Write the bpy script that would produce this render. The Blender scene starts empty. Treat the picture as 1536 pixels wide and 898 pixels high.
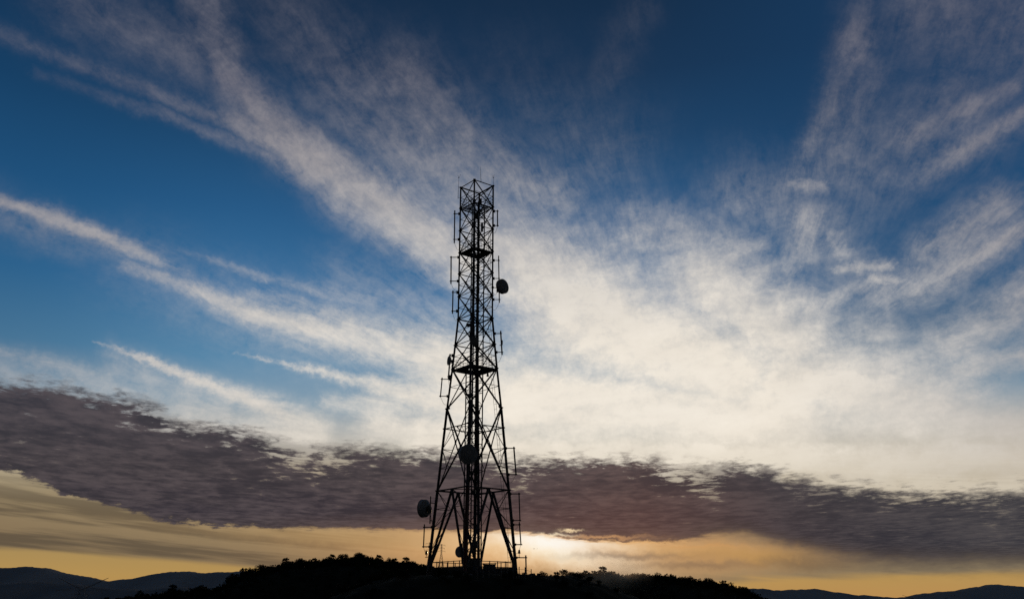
import bpy, bmesh, math, random
from mathutils import Vector, Matrix, Quaternion

random.seed(7)
S = bpy.context.scene
COL = S.collection
R = math.radians

# ------------------------------------------------------------------ helpers
def s2l(v):
    v /= 255.0
    return v / 12.92 if v <= 0.04045 else ((v + 0.055) / 1.055) ** 2.4

def rgb(r, g, b):
    return (s2l(r), s2l(g), s2l(b), 1.0)

def tag(o, label=None, cat=None, group=None, kind=None):
    if label: o['label'] = label
    if cat: o['category'] = cat
    if group: o['group'] = group
    if kind: o['kind'] = kind
    return o

def empty(name, loc, rz=0.0):
    o = bpy.data.objects.new(name, None)
    o.location = loc
    o.rotation_euler = (0, 0, rz)
    o.empty_display_size = 0.3
    COL.objects.link(o)
    return o

class MB:
    """collects vertices and faces of one mesh"""
    def __init__(self):
        self.v, self.f = [], []
    def add(self, vs, fs):
        n = len(self.v)
        self.v += [tuple(p) for p in vs]
        self.f += [tuple(i + n for i in q) for q in fs]
    def beam(self, p, q, w, h=None, up=(0, 0, 1)):
        p, q = Vector(p), Vector(q); h = h or w
        d = (q - p)
        if d.length < 1e-6: return
        d.normalize()
        u = Vector(up)
        if abs(d.dot(u)) > 0.97: u = Vector((0.6, 0.8, 0))
        x = d.cross(u).normalized(); y = x.cross(d).normalized()
        c = [x * (a * w / 2) + y * (b * h / 2) for a, b in ((-1, -1), (1, -1), (1, 1), (-1, 1))]
        self.add([p + k for k in c] + [q + k for k in c],
                 [(3, 2, 1, 0), (4, 5, 6, 7), (0, 1, 5, 4), (1, 2, 6, 5), (2, 3, 7, 6), (3, 0, 4, 7)])
    def angle(self, p, q, w, t=0.014):
        """an L section, as rolled steel angle"""
        p, q = Vector(p), Vector(q)
        d = (q - p).normalized(); u = Vector((0, 0, 1))
        if abs(d.dot(u)) > 0.97: u = Vector((0.6, 0.8, 0))
        x = d.cross(u).normalized(); y = x.cross(d).normalized()
        pr = [(-w/2, -w/2), (w/2, -w/2), (w/2, -w/2 + t), (-w/2 + t, -w/2 + t), (-w/2 + t, w/2), (-w/2, w/2)]
        k = [x * a + y * b for a, b in pr]
        n = 6
        self.add([p + a for a in k] + [q + a for a in k],
                 [(0, 3, 2, 1), (0, 5, 4, 3), (6, 7, 8, 9), (6, 9, 10, 11)] + [(i, (i+1) % n, n + (i+1) % n, n + i) for i in range(n)])
    def tube(self, p, q, r, r2=None, n=8):
        p, q = Vector(p), Vector(q); r2 = r if r2 is None else r2
        d = (q - p).normalized(); u = Vector((0, 0, 1))
        if abs(d.dot(u)) > 0.97: u = Vector((0.6, 0.8, 0))
        x = d.cross(u).normalized(); y = x.cross(d).normalized()
        a = [x * math.cos(2*math.pi*i/n) + y * math.sin(2*math.pi*i/n) for i in range(n)]
        self.add([p + k * r for k in a] + [q + k * r2 for k in a],
                 [tuple(range(n))[::-1], tuple(range(n, 2*n))] + [(i, (i+1) % n, n + (i+1) % n, n + i) for i in range(n)])
    def chain(self, pts, r, n=6):
        for a, b in zip(pts[:-1], pts[1:]): self.tube(a, b, r, n=n)
    def box(self, c, sx, sy, sz):
        x, y, z = c
        self.beam((x, y, z - sz/2), (x, y, z + sz/2), sx, sy, up=(0, 1, 0))
    def lathe(self, c, axis, prof, n=32):
        """prof: list of (distance along axis, radius)"""
        c = Vector(c); d = Vector(axis).normalized(); u = Vector((0, 0, 1))
        if abs(d.dot(u)) > 0.97: u = Vector((1, 0, 0))
        x = d.cross(u).normalized(); y = x.cross(d).normalized()
        vs, fs = [], []
        for t, r in prof:
            for i in range(n):
                a = 2 * math.pi * i / n
                vs.append(c + d * t + (x * math.cos(a) + y * math.sin(a)) * max(r, 1e-4))
        for j in range(len(prof) - 1):
            for i in range(n):
                fs.append((j*n + i, j*n + (i+1) % n, (j+1)*n + (i+1) % n, (j+1)*n + i))
        fs.append(tuple(range(n))[::-1]); m = (len(prof) - 1) * n
        fs.append(tuple(range(m, m + n)))
        self.add(vs, fs)
    def build(self, name, mat, parent=None, smooth=False):
        me = bpy.data.meshes.new(name)
        me.from_pydata(self.v, [], self.f)
        me.update()
        bm = bmesh.new(); bm.from_mesh(me)
        bmesh.ops.recalc_face_normals(bm, faces=bm.faces)
        bm.to_mesh(me); bm.free()
        if smooth:
            for p in me.polygons: p.use_smooth = True
            me.set_sharp_from_angle(angle=R(40))
        me.materials.append(mat)
        o = bpy.data.objects.new(name, me)
        COL.objects.link(o)
        if parent: o.parent = parent
        return o

# ------------------------------------------------------------------ materials
def mat(name, c1, c2, scale=3.0, rough=0.6, metal=0.0, bump=0.2, spec=0.3):
    m = bpy.data.materials.new(name); m.use_nodes = True
    nt = m.node_tree; b = nt.nodes['Principled BSDF']
    tc = nt.nodes.new('ShaderNodeTexCoord')
    n = nt.nodes.new('ShaderNodeTexNoise'); n.inputs['Scale'].default_value = scale; n.inputs['Detail'].default_value = 6
    r = nt.nodes.new('ShaderNodeValToRGB')
    r.color_ramp.elements[0].position = 0.35; r.color_ramp.elements[0].color = (*c1, 1)
    r.color_ramp.elements[1].position = 0.68; r.color_ramp.elements[1].color = (*c2, 1)
    bp = nt.nodes.new('ShaderNodeBump'); bp.inputs['Strength'].default_value = bump; bp.inputs['Distance'].default_value = 0.02
    L = nt.links.new
    L(tc.outputs['Object'], n.inputs['Vector']); L(n.outputs['Fac'], r.inputs['Fac'])
    L(r.outputs['Color'], b.inputs['Base Color']); L(n.outputs['Fac'], bp.inputs['Height']); L(bp.outputs['Normal'], b.inputs['Normal'])
    b.inputs['Roughness'].default_value = rough; b.inputs['Metallic'].default_value = metal
    b.inputs['Specular IOR Level'].default_value = spec
    return m

M = dict(
    steel=mat('galvanised_steel', (.05, .052, .055), (.10, .10, .105), 2.0, .8, .0),
    red=mat('red_oxide_paint', (.07, .022, .016), (.12, .04, .03), 2.5, .6),
    cable=mat('cable_jacket', (.012, .012, .013), (.025, .025, .026), 6, .55),
    alu=mat('antenna_tube', (.07, .072, .075), (.12, .12, .125), 5, .75, .0),
    dish=mat('dish_shroud', (.28, .29, .29), (.37, .375, .37), 2.5, .8),
    radome=mat('radome_fabric', (.20, .21, .20), (.28, .285, .27), 1.5, .9),
    lens=mat('red_lens', (.10, .01, .008), (.16, .02, .012), 4, .25),
    concrete=mat('concrete', (.12, .115, .11), (.22, .21, .2), 1.2, .9),
    cabinet=mat('cabinet_paint', (.08, .085, .08), (.13, .135, .13), 1.8, .55),
    bark=mat('bark', (.03, .022, .016), (.07, .055, .04), 4, .95),
    leaf=mat('leaf', (.014, .020, .008), (.034, .044, .018), 1.4, .85, spec=.08),
    leaf2=mat('leaf_olive', (.018, .020, .009), (.042, .042, .020), 1.4, .85, spec=.08),
    soil=mat('scrub_ground', (.012, .014, .007), (.035, .032, .018), .35, .98, bump=.6, spec=.03),
    farhill=mat('hazed_distant_slope', (.31, .295, .275), (.37, .355, .335), .0012, 1.0, bump=0, spec=0),  # pale albedo: aerial haze is put into the slope colour
    nearhill=mat('hazed_foothill_slope', (.235, .225, .215), (.29, .28, .265), .003, 1.0, bump=0, spec=0),  # a little less distance haze in this colour than on the mountains
    hazesteel=mat('hazed_pylon_steel', (.22, .23, .24), (.30, .31, .32), 2.0, .9),  # lighter than the tower steel, haze of distance mixed into the colour
    bird=mat('feather', (.02, .02, .02), (.05, .045, .04), 8, .8),
)

# ------------------------------------------------------------------ camera
cam = bpy.data.cameras.new('camera')
cam_o = bpy.data.objects.new('camera', cam); COL.objects.link(cam_o)
cam_o.location = (0, 0, 60.0)
cam_o.rotation_euler = (R(90 + 18.285), 0, 0)
cam.sensor_width = 36.0; cam.lens = 36.0 * 1380 / 1536
cam.clip_start = 0.5; cam.clip_end = 60000
S.camera = cam_o
S.render.resolution_x, S.render.resolution_y = 1024, 598
S.view_settings.view_transform = 'Standard'
S.view_settings.look = 'None'
S.view_settings.exposure = 0
S.cycles.max_bounces = 4
S.cycles.transparent_max_bounces = 32
S.cycles.use_denoising = False
S.cycles.use_adaptive_sampling = True
S.cycles.adaptive_threshold = 0.012
S.cycles.adaptive_min_samples = 12

# ------------------------------------------------------------------ sun
SUN_AZ, SUN_EL = R(1.89), R(3.55)
sd = Vector((math.sin(SUN_AZ) * math.cos(SUN_EL), math.cos(SUN_AZ) * math.cos(SUN_EL), math.sin(SUN_EL)))
sl = bpy.data.lights.new('sun', 'SUN'); sl.energy = 0.5; sl.angle = R(0.5); sl.color = (1.0, .72, .45)
so = bpy.data.objects.new('sun', sl); COL.objects.link(so)
so.location = (0, 0, 200)
so.rotation_euler = sd.to_track_quat('Z', 'Y').to_euler()

# ------------------------------------------------------------------ sky
world = bpy.data.worlds.new('World'); S.world = world; world.use_nodes = True
nt = world.node_tree; LK = nt.links.new
bg = nt.nodes['Background']; bg.inputs['Strength'].default_value = 1.0

class N:
    """a float socket with arithmetic"""
    def __init__(s, sock): s.s = sock
    def _o(s, op, *a, clamp=False):
        m = nt.nodes.new('ShaderNodeMath'); m.operation = op; m.use_clamp = clamp
        for i, v in enumerate((s,) + a):
            if isinstance(v, N): LK(v.s, m.inputs[i])
            else: m.inputs[i].default_value = v
        return N(m.outputs[0])
    def __add__(s, o): return s._o('ADD', o)
    __radd__ = __add__
    def __mul__(s, o): return s._o('MULTIPLY', o)
    __rmul__ = __mul__
    def __sub__(s, o): return s._o('SUBTRACT', o)
    def __rsub__(s, o): return (s * -1.0) + o
    def __truediv__(s, o): return s._o('DIVIDE', o)
    def clamp(s): return s._o('ADD', 0.0, clamp=True)
    def pw(s, e): return s._o('POWER', e)
    def mx(s, o): return s._o('MAXIMUM', o)
    def mn(s, o): return s._o('MINIMUM', o)
    def exp(s): return N((1.0 * s)._o('MULTIPLY', 1.0).s)._e()
    def _e(s):
        m = nt.nodes.new('ShaderNodeMath'); m.operation = 'EXPONENT'; LK(s.s, m.inputs[0]); return N(m.outputs[0])
    def step(s, a, b):
        m = nt.nodes.new('ShaderNodeMapRange'); m.interpolation_type = 'SMOOTHSTEP'
        LK(s.s, m.inputs['Value'])
        for k, v in (('From Min', a), ('From Max', b)):
            if isinstance(v, N): LK(v.s, m.inputs[k])
            else: m.inputs[k].default_value = v
        return N(m.outputs['Result'])

def vec(x, y, z=0.0):
    m = nt.nodes.new('ShaderNodeCombineXYZ')
    for i, v in enumerate((x, y, z)):
        if isinstance(v, N): LK(v.s, m.inputs[i])
        else: m.inputs[i].default_value = v
    return m.outputs[0]
def vm(op, a, b=None, scale=None, out=0):
    m = nt.nodes.new('ShaderNodeVectorMath'); m.operation = op
    for i, v in enumerate((a, b)):
        if v is None: continue
        if isinstance(v, (tuple, list)): m.inputs[i].default_value = v
        else: LK(v, m.inputs[i])
    if scale is not None:
        if isinstance(scale, N): LK(scale.s, m.inputs['Scale'])
        else: m.inputs['Scale'].default_value = scale
    return m.outputs[out]
def noise(v, sc, det=5, rough=.55, col=False, dist=0.0, lac=2.0):
    m = nt.nodes.new('ShaderNodeTexNoise'); LK(v, m.inputs['Vector'])
    m.inputs['Scale'].default_value = sc; m.inputs['Detail'].default_value = det
    m.inputs['Roughness'].default_value = rough; m.inputs['Distortion'].default_value = dist; m.inputs['Lacunarity'].default_value = lac
    return m.outputs['Color'] if col else N(m.outputs['Fac'])
def ramp(x, stops, lo, hi):
    """stops: (value, (r, g, b) as seen)"""
    t = (x - lo) * (1.0 / (hi - lo))
    m = nt.nodes.new('ShaderNodeValToRGB'); LK(t.s, m.inputs[0])
    e = m.color_ramp.elements
    for i, (v, c_) in enumerate(stops):
        p = (v - lo) / (hi - lo)
        k = e[i] if i < 2 else e.new(p)
        k.position = p; k.color = rgb(*c_)
    return m.outputs[0]
def mixc(f, a, b, mode='MIX'):
    m = nt.nodes.new('ShaderNodeMix'); m.data_type = 'RGBA'; m.blend_type = mode; m.clamp_factor = True
    if isinstance(f, N): LK(f.s, m.inputs[0])
    else: m.inputs[0].default_value = f
    for i, v in ((6, a), (7, b)):
        if isinstance(v, tuple): m.inputs[i].default_value = v
        else: LK(v, m.inputs[i])
    return m.outputs[2]
def curve(x, pts, lo, hi, vmax):
    m = nt.nodes.new('ShaderNodeFloatCurve'); LK(((x - lo) * (1.0 / (hi - lo))).s, m.inputs['Value'])
    c_ = m.mapping.curves[0]
    pts = [((a - lo) / (hi - lo), b / vmax) for a, b in pts]
    pts = [(0.0, pts[0][1])] + [p for p in pts if 0 < p[0] < 1] + [(1.0, pts[-1][1])]
    while len(c_.points) < len(pts): c_.points.new(.5, .5)
    for p, q in zip(c_.points, pts): p.location = q; p.handle_type = 'AUTO_CLAMPED'
    m.mapping.update()
    return N(m.outputs[0]) * vmax

tc = nt.nodes.new('ShaderNodeTexCoord'); D = tc.outputs['Generated']
D = vm('NORMALIZE', D)
sx = nt.nodes.new('ShaderNodeSeparateXYZ'); LK(D, sx.inputs[0])
dx, dy, dz = (N(sx.outputs[i]) for i in range(3))
DEG = 57.29578
m = nt.nodes.new('ShaderNodeMath'); m.operation = 'ARCTAN2'; LK(dx.s, m.inputs[0]); LK(dy.s, m.inputs[1])
az = N(m.outputs[0]) * DEG                       # degrees from the sunset side
m = nt.nodes.new('ShaderNodeMath'); m.operation = 'ARCSINE'; LK(dz.s, m.inputs[0])
el = N(m.outputs[0]) * DEG
P0 = vec(az * .88, el)
def A(p): return (p[0] * .88, p[1], 0.0)

# drifting: warp the coordinates so that nothing has a ruled edge
w1 = vm('SUBTRACT', noise(P0, .16, 3, .5, col=True), (.5, .5, .5))
w2 = vm('SUBTRACT', noise(P0, .7, 4, .6, col=True), (.5, .5, .5))
PW = vm('ADD', vm('ADD', P0, vm('SCALE', w1, scale=1.5)), vm('SCALE', w2, scale=1.2))
w3 = vm('SUBTRACT', noise(P0, 2.2, 4, .65, col=True), (.5, .5, .5))
PL = vm('ADD', vm('ADD', P0, vm('SCALE', w2, scale=.8)), vm('MULTIPLY', w3, (.9, .5, 0.0)))

def wisp(acc, a, b, wa, wb, va, vb, src=None, after=None):
    """soft band of cirrus from a to b (azimuth, elevation in degrees), half width and cover at both ends"""
    src = src or PW
    a, b = Vector(A(a)), Vector(A(b)); d = b - a
    chain = acc or after                         # evaluate one band after the other: keeps the shader small
    rel = vm('SUBTRACT', src, vec(a.x, a.y, chain * 1e-7) if chain else tuple(a))
    m = nt.nodes.new('ShaderNodeVectorMath'); m.operation = 'DOT_PRODUCT'; LK(rel, m.inputs[0]); m.inputs[1].default_value = tuple(d / d.length_squared)
    h = N(m.outputs['Value']).clamp()
    q = vm('SUBTRACT', rel, vm('SCALE', tuple(d), scale=h))
    m = nt.nodes.new('ShaderNodeVectorMath'); m.operation = 'LENGTH'; LK(q, m.inputs[0])
    r = N(m.outputs['Value']) / (h * (wb - wa) + wa)
    g = (r * r * -1.0)._e() * (h * (vb - va) + va)
    return g if acc is None else acc.mx(g)

# cirrus: broad masses (soft) and fibres
soft = None
for a, b, wa, wb, va, vb in [((-21.92, 35.01), (-19.57, 30.57), 1.58, 1.34, 0.4, 0.46), ((-19.57, 30.57), (-14.85, 27.11), 1.19, 1.34, 0.58, 0.7), ((-14.85, 27.11), (-8.91, 24.19), 1.42, 1.74, 0.75, 0.85), ((-8.91, 24.19), (-3.01, 20.5), 1.74, 1.58, 0.9, 0.95), ((-28.93, 32.39), (-21.34, 31.04), 1.98, 1.66, 0.24, 0.3), ((-16.0, 34.12), (-6.87, 28.74), 2.37, 2.57, 0.2, 0.27), ((-7.92, 31.45), (-0.82, 24.86), 2.37, 2.45, 0.3, 0.4), ((-11.55, 30.39), (-1.26, 23.21), 2.96, 3.36, 0.26, 0.5), ((-3.11, 26.05), (2.36, 24.43), 1.78, 1.98, 0.4, 0.46), ((-1.25, 21.76), (5.72, 17.13), 2.69, 4.03, 0.88, 1.1), ((4.86, 17.35), (13.46, 13.32), 4.54, 4.34, 1.05, 1.05), ((0.93, 12.04), (16.81, 10.75), 2.96, 2.96, 1.1, 1.1), ((8.55, 22.37), (14.88, 20.7), 1.98, 1.5, 0.48, 0.52), ((12.65, 19.05), (17.18, 14.69), 2.96, 3.16, 0.85, 0.95), ((16.99, 12.71), (24.91, 10.57), 3.16, 2.96, 1.05, 0.95), ((24.86, 10.2), (29.91, 8.33), 1.98, 1.78, 0.85, 0.85), ((-3.32, 13.66), (0.92, 11.22), 2.37, 2.37, 0.85, 1.05), ((-8.63, 10.29), (-0.33, 9.8), 1.19, 1.19, 0.85, 1.0), ((28.39, 32.88), (33.75, 29.66), 2.96, 2.45, 0.34, 0.36), ((24.11, 34.21), (23.46, 31.4), 1.19, 1.19, 0.24, 0.24), ((26.42, 13.8), (31.27, 16.47), 1.58, 1.58, 0.62, 0.5), ((22.53, 11.53), (30.72, 13.27), 0.95, 1.03, 0.65, 0.6), ((17.14, 14.29), (22.55, 14.6), 1.78, 1.58, 0.55, 0.45), ((15.57, 23.65), (20.34, 21.91), 2.37, 2.17, 0.25, 0.2), ((-0.38, 31.69), (6.05, 26.77), 3.16, 3.16, 0.05, 0.12), ((9.27, 35.2), (6.21, 30.76), 1.19, 1.38, 0.08, 0.06), ((29.21, 26.85), (23.04, 24.25), 2.77, 2.77, 0.26, 0.2), ((29.9, 20.4), (25.14, 17.38), 1.78, 1.78, 0.35, 0.3), ((-23.68, 18.73), (-12.25, 15.82), 1.98, 2.37, 0.1, 0.24), ((-31.56, 20.81), (-22.21, 19.12), 1.19, 0.95, 0.24, 0.14), ((-24.09, 13.49), (-12.24, 9.78), 0.87, 1.34, 0.26, 0.36), ((-30.36, 11.87), (-18.86, 9.86), 1.19, 1.19, 0.26, 0.4), ((-10.79, 19.17), (-3.81, 16.96), 1.98, 1.98, 0.14, 0.22), ((19.72, 20.01), (23.31, 17.62), 1.78, 1.78, 0.22, 0.26), ((17.28, 7.62), (29.75, 7.29), 1.58, 1.58, 1.0, 1.0), ((-5.3, 9.07), (17.31, 8.0), 1.42, 1.58, 1.1, 1.15)]:
    soft = wisp(soft, a, b, wa, wb, va, vb)
fib = None
for a, b, wa, wb, va, vb in [((-33.32, 29.96), (-26.38, 29.14), 0.43, 0.43, 0.2, 0.3), ((-26.38, 29.14), (-19.25, 27.93), 0.4, 0.47, 0.3, 0.36), ((-19.25, 27.93), (-13.0, 25.9), 0.51, 0.71, 0.42, 0.5), ((-30.46, 28.39), (-23.35, 27.65), 0.32, 0.36, 0.08, 0.2), ((-23.35, 27.65), (-15.64, 26.23), 0.32, 0.47, 0.24, 0.28), ((-31.97, 21.24), (-28.42, 20.85), 0.28, 0.43, 0.55, 0.75), ((-28.42, 20.85), (-24.99, 20.01), 0.51, 0.43, 0.75, 0.7), ((-24.99, 20.01), (-22.52, 19.19), 0.51, 0.28, 0.75, 0.4), ((-22.52, 19.19), (-18.96, 18.11), 0.28, 0.16, 0.4, 0.0), ((-24.06, 18.76), (-20.12, 17.91), 0.36, 0.47, 0.35, 0.55), ((-20.12, 17.91), (-16.42, 16.74), 0.51, 0.67, 0.65, 0.85), ((-16.42, 16.74), (-10.58, 15.7), 0.71, 1.03, 0.85, 0.8), ((-10.59, 15.91), (-3.33, 14.28), 1.19, 1.78, 0.8, 0.85), ((-21.15, 20.03), (-15.8, 18.89), 0.2, 0.24, 0.1, 0.24), ((-16.23, 19.09), (-10.71, 17.95), 0.24, 0.36, 0.2, 0.2), ((-16.53, 17.94), (-10.65, 16.93), 0.4, 0.63, 0.25, 0.4), ((-14.56, 18.91), (-9.01, 17.83), 0.4, 0.47, 0.16, 0.2), ((-25.27, 14.24), (-22.26, 13.47), 0.08, 0.2, 0.2, 0.8), ((-22.26, 13.47), (-18.73, 12.32), 0.2, 0.32, 0.85, 0.9), ((-18.73, 12.32), (-15.13, 11.24), 0.36, 0.59, 0.9, 0.8), ((-15.13, 11.24), (-12.26, 9.97), 0.59, 0.95, 0.8, 0.7), ((-17.39, 14.39), (-13.74, 13.79), 0.08, 0.2, 0.15, 0.7), ((-13.74, 13.79), (-8.75, 12.8), 0.2, 0.43, 0.75, 0.75), ((-8.75, 12.8), (-3.28, 11.61), 0.71, 1.19, 0.85, 0.9), ((-11.56, 11.6), (-3.71, 12.02), 0.47, 1.03, 0.5, 0.8), ((-30.25, 13.15), (-24.3, 12.32), 0.32, 0.47, 0.28, 0.33), ((-26.41, 12.3), (-17.8, 10.7), 0.71, 0.71, 0.22, 0.4), ((-21.11, 10.03), (-11.83, 9.59), 0.55, 0.55, 0.3, 0.7), ((32.67, 26.02), (28.81, 24.52), 0.36, 0.51, 0.55, 0.45), ((28.81, 24.52), (25.61, 23.25), 0.51, 0.63, 0.45, 0.1), ((31.86, 27.31), (25.63, 25.91), 0.47, 0.47, 0.28, 0.25), ((31.51, 19.79), (27.8, 18.32), 0.4, 0.55, 0.55, 0.52), ((27.8, 18.32), (22.47, 16.94), 0.59, 0.95, 0.42, 0.2), ((30.08, 21.47), (25.77, 19.21), 0.71, 0.87, 0.25, 0.28), ((23.51, 31.76), (21.34, 28.19), 0.95, 0.71, 0.24, 0.26), ((21.34, 28.19), (18.14, 24.16), 0.63, 0.55, 0.26, 0.16), ((24.24, 29.76), (20.27, 24.67), 0.79, 0.79, 0.2, 0.16), ((18.37, 24.33), (20.26, 23.88), 0.36, 0.36, 0.35, 0.48), ((19.15, 22.06), (18.31, 19.97), 0.79, 0.87, 0.42, 0.3), ((20.62, 20.89), (20.98, 19.94), 0.47, 0.4, 0.3, 0.36), ((20.59, 18.96), (23.66, 18.81), 0.24, 0.32, 0.4, 0.52), ((22.69, 18.08), (23.89, 17.78), 0.36, 0.36, 0.5, 0.5), ((18.79, 16.93), (22.19, 17.75), 0.55, 0.4, 0.3, 0.3)]:
    fib = wisp(fib, a, b, wa, wb, va, vb, PL, after=soft)

# fibres fan out from a far point of the cirrus sheet
fan = vm('SUBTRACT', vm('ADD', P0, vm('SCALE', w1, scale=2.0)), A((12.41, 7.01)))
sf = nt.nodes.new('ShaderNodeSeparateXYZ'); LK(fan, sf.inputs[0])
fx, fy = N(sf.outputs[0]), N(sf.outputs[1])
m = nt.nodes.new('ShaderNodeMath'); m.operation = 'ARCTAN2'; LK(fx.s, m.inputs[0]); LK(fy.s, m.inputs[1])
ang = N(m.outputs[0])
rad = (fx * fx + fy * fy).pw(.5)
m = nt.nodes.new('ShaderNodeMath'); m.operation = 'LOGARITHM'; LK(rad.s, m.inputs[0]); m.inputs[1].default_value = 2.718; lr = N(m.outputs[0])
st = noise(vec(ang * 13.0, lr * 2.6, 2.0), 1.5, 6, .64, dist=.5)
fb = noise(vec(ang * 24.0, lr * 6.5, 7.0), 1.6, 6, .66, dist=.5)
mo = noise(vm('ADD', P0, vm('SCALE', w2, scale=1.2)), .85, 6, .62)
fine = noise(P0, 3.6, 4, .68)
fk = rad.step(9.0, 21.0)                          # fibres only away from the bright middle
slow = noise(vec(az * .10 + el * .03, el * .32 - az * .035, 5.0), 1.6, 6, .58)
tex = (fb - .5) * fk * .34 + (st - slow) * fk * .24 + slow * .42 + mo * .42 + fine * .16
def cover(c, k, tx):
    c_ = c.mn(1.0)
    return (c_ + (tx - .5) * (c_ * (1.18 - c_)) * k).clamp()
ca = cover(soft, 5.7, tex)
cf = cover(fib, 5.6, fb * .40 + st * .16 + mo * .24 + fine * .20)
cir = (ca + cf - ca * cf).clamp() * (1.0 - el.step(10.0, 30.0) * .16)

# clear sky behind the clouds
base = ramp(el, [(0, (205, 150, 78)), (2, (190, 150, 84)), (5, (146, 128, 98)), (7.5, (190, 176, 150)), (9.5, (178, 177, 172)), (11.5, (126, 154, 174)), (14, (82, 134, 170)), (18, (47, 110, 158)), (23, (29, 87, 134)), (28, (17, 63, 102)), (32, (12, 47, 80)), (36, (9, 39, 68)), (40, (8, 34, 60))], 0, 40)
nis = nt.nodes.new('ShaderNodeTexSky'); nis.sky_type = 'NISHITA'; nis.sun_disc = False
nis.sun_elevation = SUN_EL; nis.sun_rotation = SUN_AZ; nis.altitude = 300; nis.dust_density = 1.0; nis.ozone_density = 2.0
nsk = vm('MINIMUM', vm('SCALE', nis.outputs[0], scale=.1), (.8, .8, .8))
base = mixc(.07, base, nsk)
# the left is brighter blue than the far right and the zenith
base = mixc((az.step(6.0, 26.0) * el.step(9.0, 16.0) * .6), base, rgb(26, 60, 96))
base = mixc(az.step(-16.0, -32.0) * el.step(9, 14) * .35, base, rgb(18, 58, 94))

# brightness of the cirrus falls away from the hidden sun
sun_d = vm('SUBTRACT', P0, A((9.67, 11.47)))
sd_ = nt.nodes.new('ShaderNodeSeparateXYZ'); LK(sun_d, sd_.inputs[0])
gx, gy = N(sd_.outputs[0]), N(sd_.outputs[1])
gk = gx.mx(0.0) * .75 + gx.mn(0.0) * .40         # the light reaches farther to the left
gd = (gk * gk + gy * gy).pw(.5)
ccol = ramp(gd, [(0, (248, 239, 224)), (4, (246, 236, 220)), (8, (231, 223, 211)), (12, (203, 197, 191)), (15, (180, 173, 170)), (18, (158, 150, 150)), (21, (130, 123, 130)), (24, (108, 104, 116)), (30, (92, 88, 104)), (40, (84, 80, 96))], 0, 40)
ccol = mixc((tex * .6 + slow * .4 - .5) * 2.4 + .5, mixc(.20, ccol, rgb(104, 98, 98)), mixc(.10, ccol, (1, 1, 1, 1)))
warm = (1.0 - el.step(4.5, 11.5)) * .6
ccol = mixc(warm, ccol, rgb(214, 200, 172))
sky = mixc(cir, base, ccol)

# veil of thin stripes low on the left and right
lowp = vec(az * .07 + el * .05, (el + az * .085) * 1.15, 4.0)
stripe = noise(lowp, 1.25, 4, .55)
lowcol = ramp((el + az * .075 + 1.2) + (stripe - .5) * 1.6, [(-1, (140, 112, 70)), (1, (118, 100, 74)), (2.5, (134, 114, 86)), (4.5, (146, 128, 98)), (6.3, (160, 146, 118)), (8, (206, 190, 164)), (9, (214, 203, 184))], -1, 9)
lowmask = 1.0 - (el + (stripe - .5) * 1.5).step(4.5, 8.5)
sky = mixc(lowmask, sky, lowcol)
sky = mixc((stripe.step(.42, .60)) * (el + az * .05).step(.6, 1.6) * lowmask * .8 * (1.0 - az.step(-9., 0.)*.75), sky, rgb(88, 77, 63))
hz = (1.0 - (el + (stripe - .5) * .9 - curve(az, [(-36.85, 2.75), (-28.27, 2.72), (-21.63, 2.36), (-14.35, 1.8), (-6.65, 1.39), (1.27, 1.09), (14.84, 1.31), (28.09, 1.57), (35.67, 1.54)], -40, 40, 8.0)).step(-.2, .3))
sky = mixc(hz * .9, sky, ramp(el, ((0, (190, 142, 82)), (1.5, (184, 147, 84)), (3.4, (166, 140, 90))), 0, 4))

# sun glow under the cloud bank
def glow(p, wx, wy, tilt=0.0):
    r_ = vm('SUBTRACT', PL, A(p)); s_ = nt.nodes.new('ShaderNodeSeparateXYZ'); LK(r_, s_.inputs[0])
    u, v = N(s_.outputs[0]), N(s_.outputs[1])
    v = v + u * tilt
    return ((u * u) * (-1.0 / wx ** 2) + (v * v) * (-1.0 / wy ** 2))._e()
for p, wx, wy, tilt, c_, k in [((8.63, 2.9), 7.0, 1.05, 0.02, (216, 160, 98), 0.8), ((0.48, 3.32), 8.5, 1.7, 0.0, (226, 166, 102), 0.9), ((-9.11, 3.73), 8.0, 0.6, 0.05, (190, 155, 105), 0.5), ((2.69, 3.35), 5.0, 1.05, 0.06, (252, 222, 176), 0.92), ((3.76, 2.85), 2.8, 0.8, 0.22, (255, 240, 212), 0.95), ((2.57, 3.58), 2.7, 0.55, 0.12, (255, 249, 238), 1.0), ((5.46, 2.26), 1.6, 1.5, 0.3, (236, 200, 160), 0.5)]:
    sky = mixc(glow(p, wx, wy, tilt) * k, sky, rgb(*c_))

# stratocumulus bank: seen in perspective as a flat sheet
zz = dz.mx(.012)
pl = vec(dx / zz, dy / zz * .62)
pl = vm('ADD', pl, vm('SCALE', w2, scale=.12))
lump = noise(pl, 4.6, 5, .58, dist=.3)
lump2 = noise(pl, 12.0, 4, .6)
rip = noise(vec(az * .80 + el * .3, el * 2.9 - az * .12), 1.0, 6, .62)
big = noise(vec(az * .16, el * .5, 3.0), 1.3, 3, .55)
lm = lump * .52 + lump2 * .2 + rip * .28
jag = noise(vec(az * .55, el * 1.3), 1.5, 6, .65)
UP = curve(az, [(-38.45, 10.8), (-29.71, 11.87), (-27.73, 11.94), (-24.57, 11.73), (-21.65, 11.52), (-20.36, 10.61), (-18.91, 10.32), (-17.0, 10.35), (-14.22, 9.7), (-11.02, 9.46), (-6.95, 9.36), (-3.65, 9.25), (-0.33, 8.98), (3.39, 8.81), (7.91, 8.82), (11.11, 8.3), (13.48, 8.27), (15.4, 7.93), (17.25, 7.39), (20.51, 6.72), (24.32, 6.18), (28.81, 6.19), (36.5, 5.84)], -40, 40, 16.0)
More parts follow.
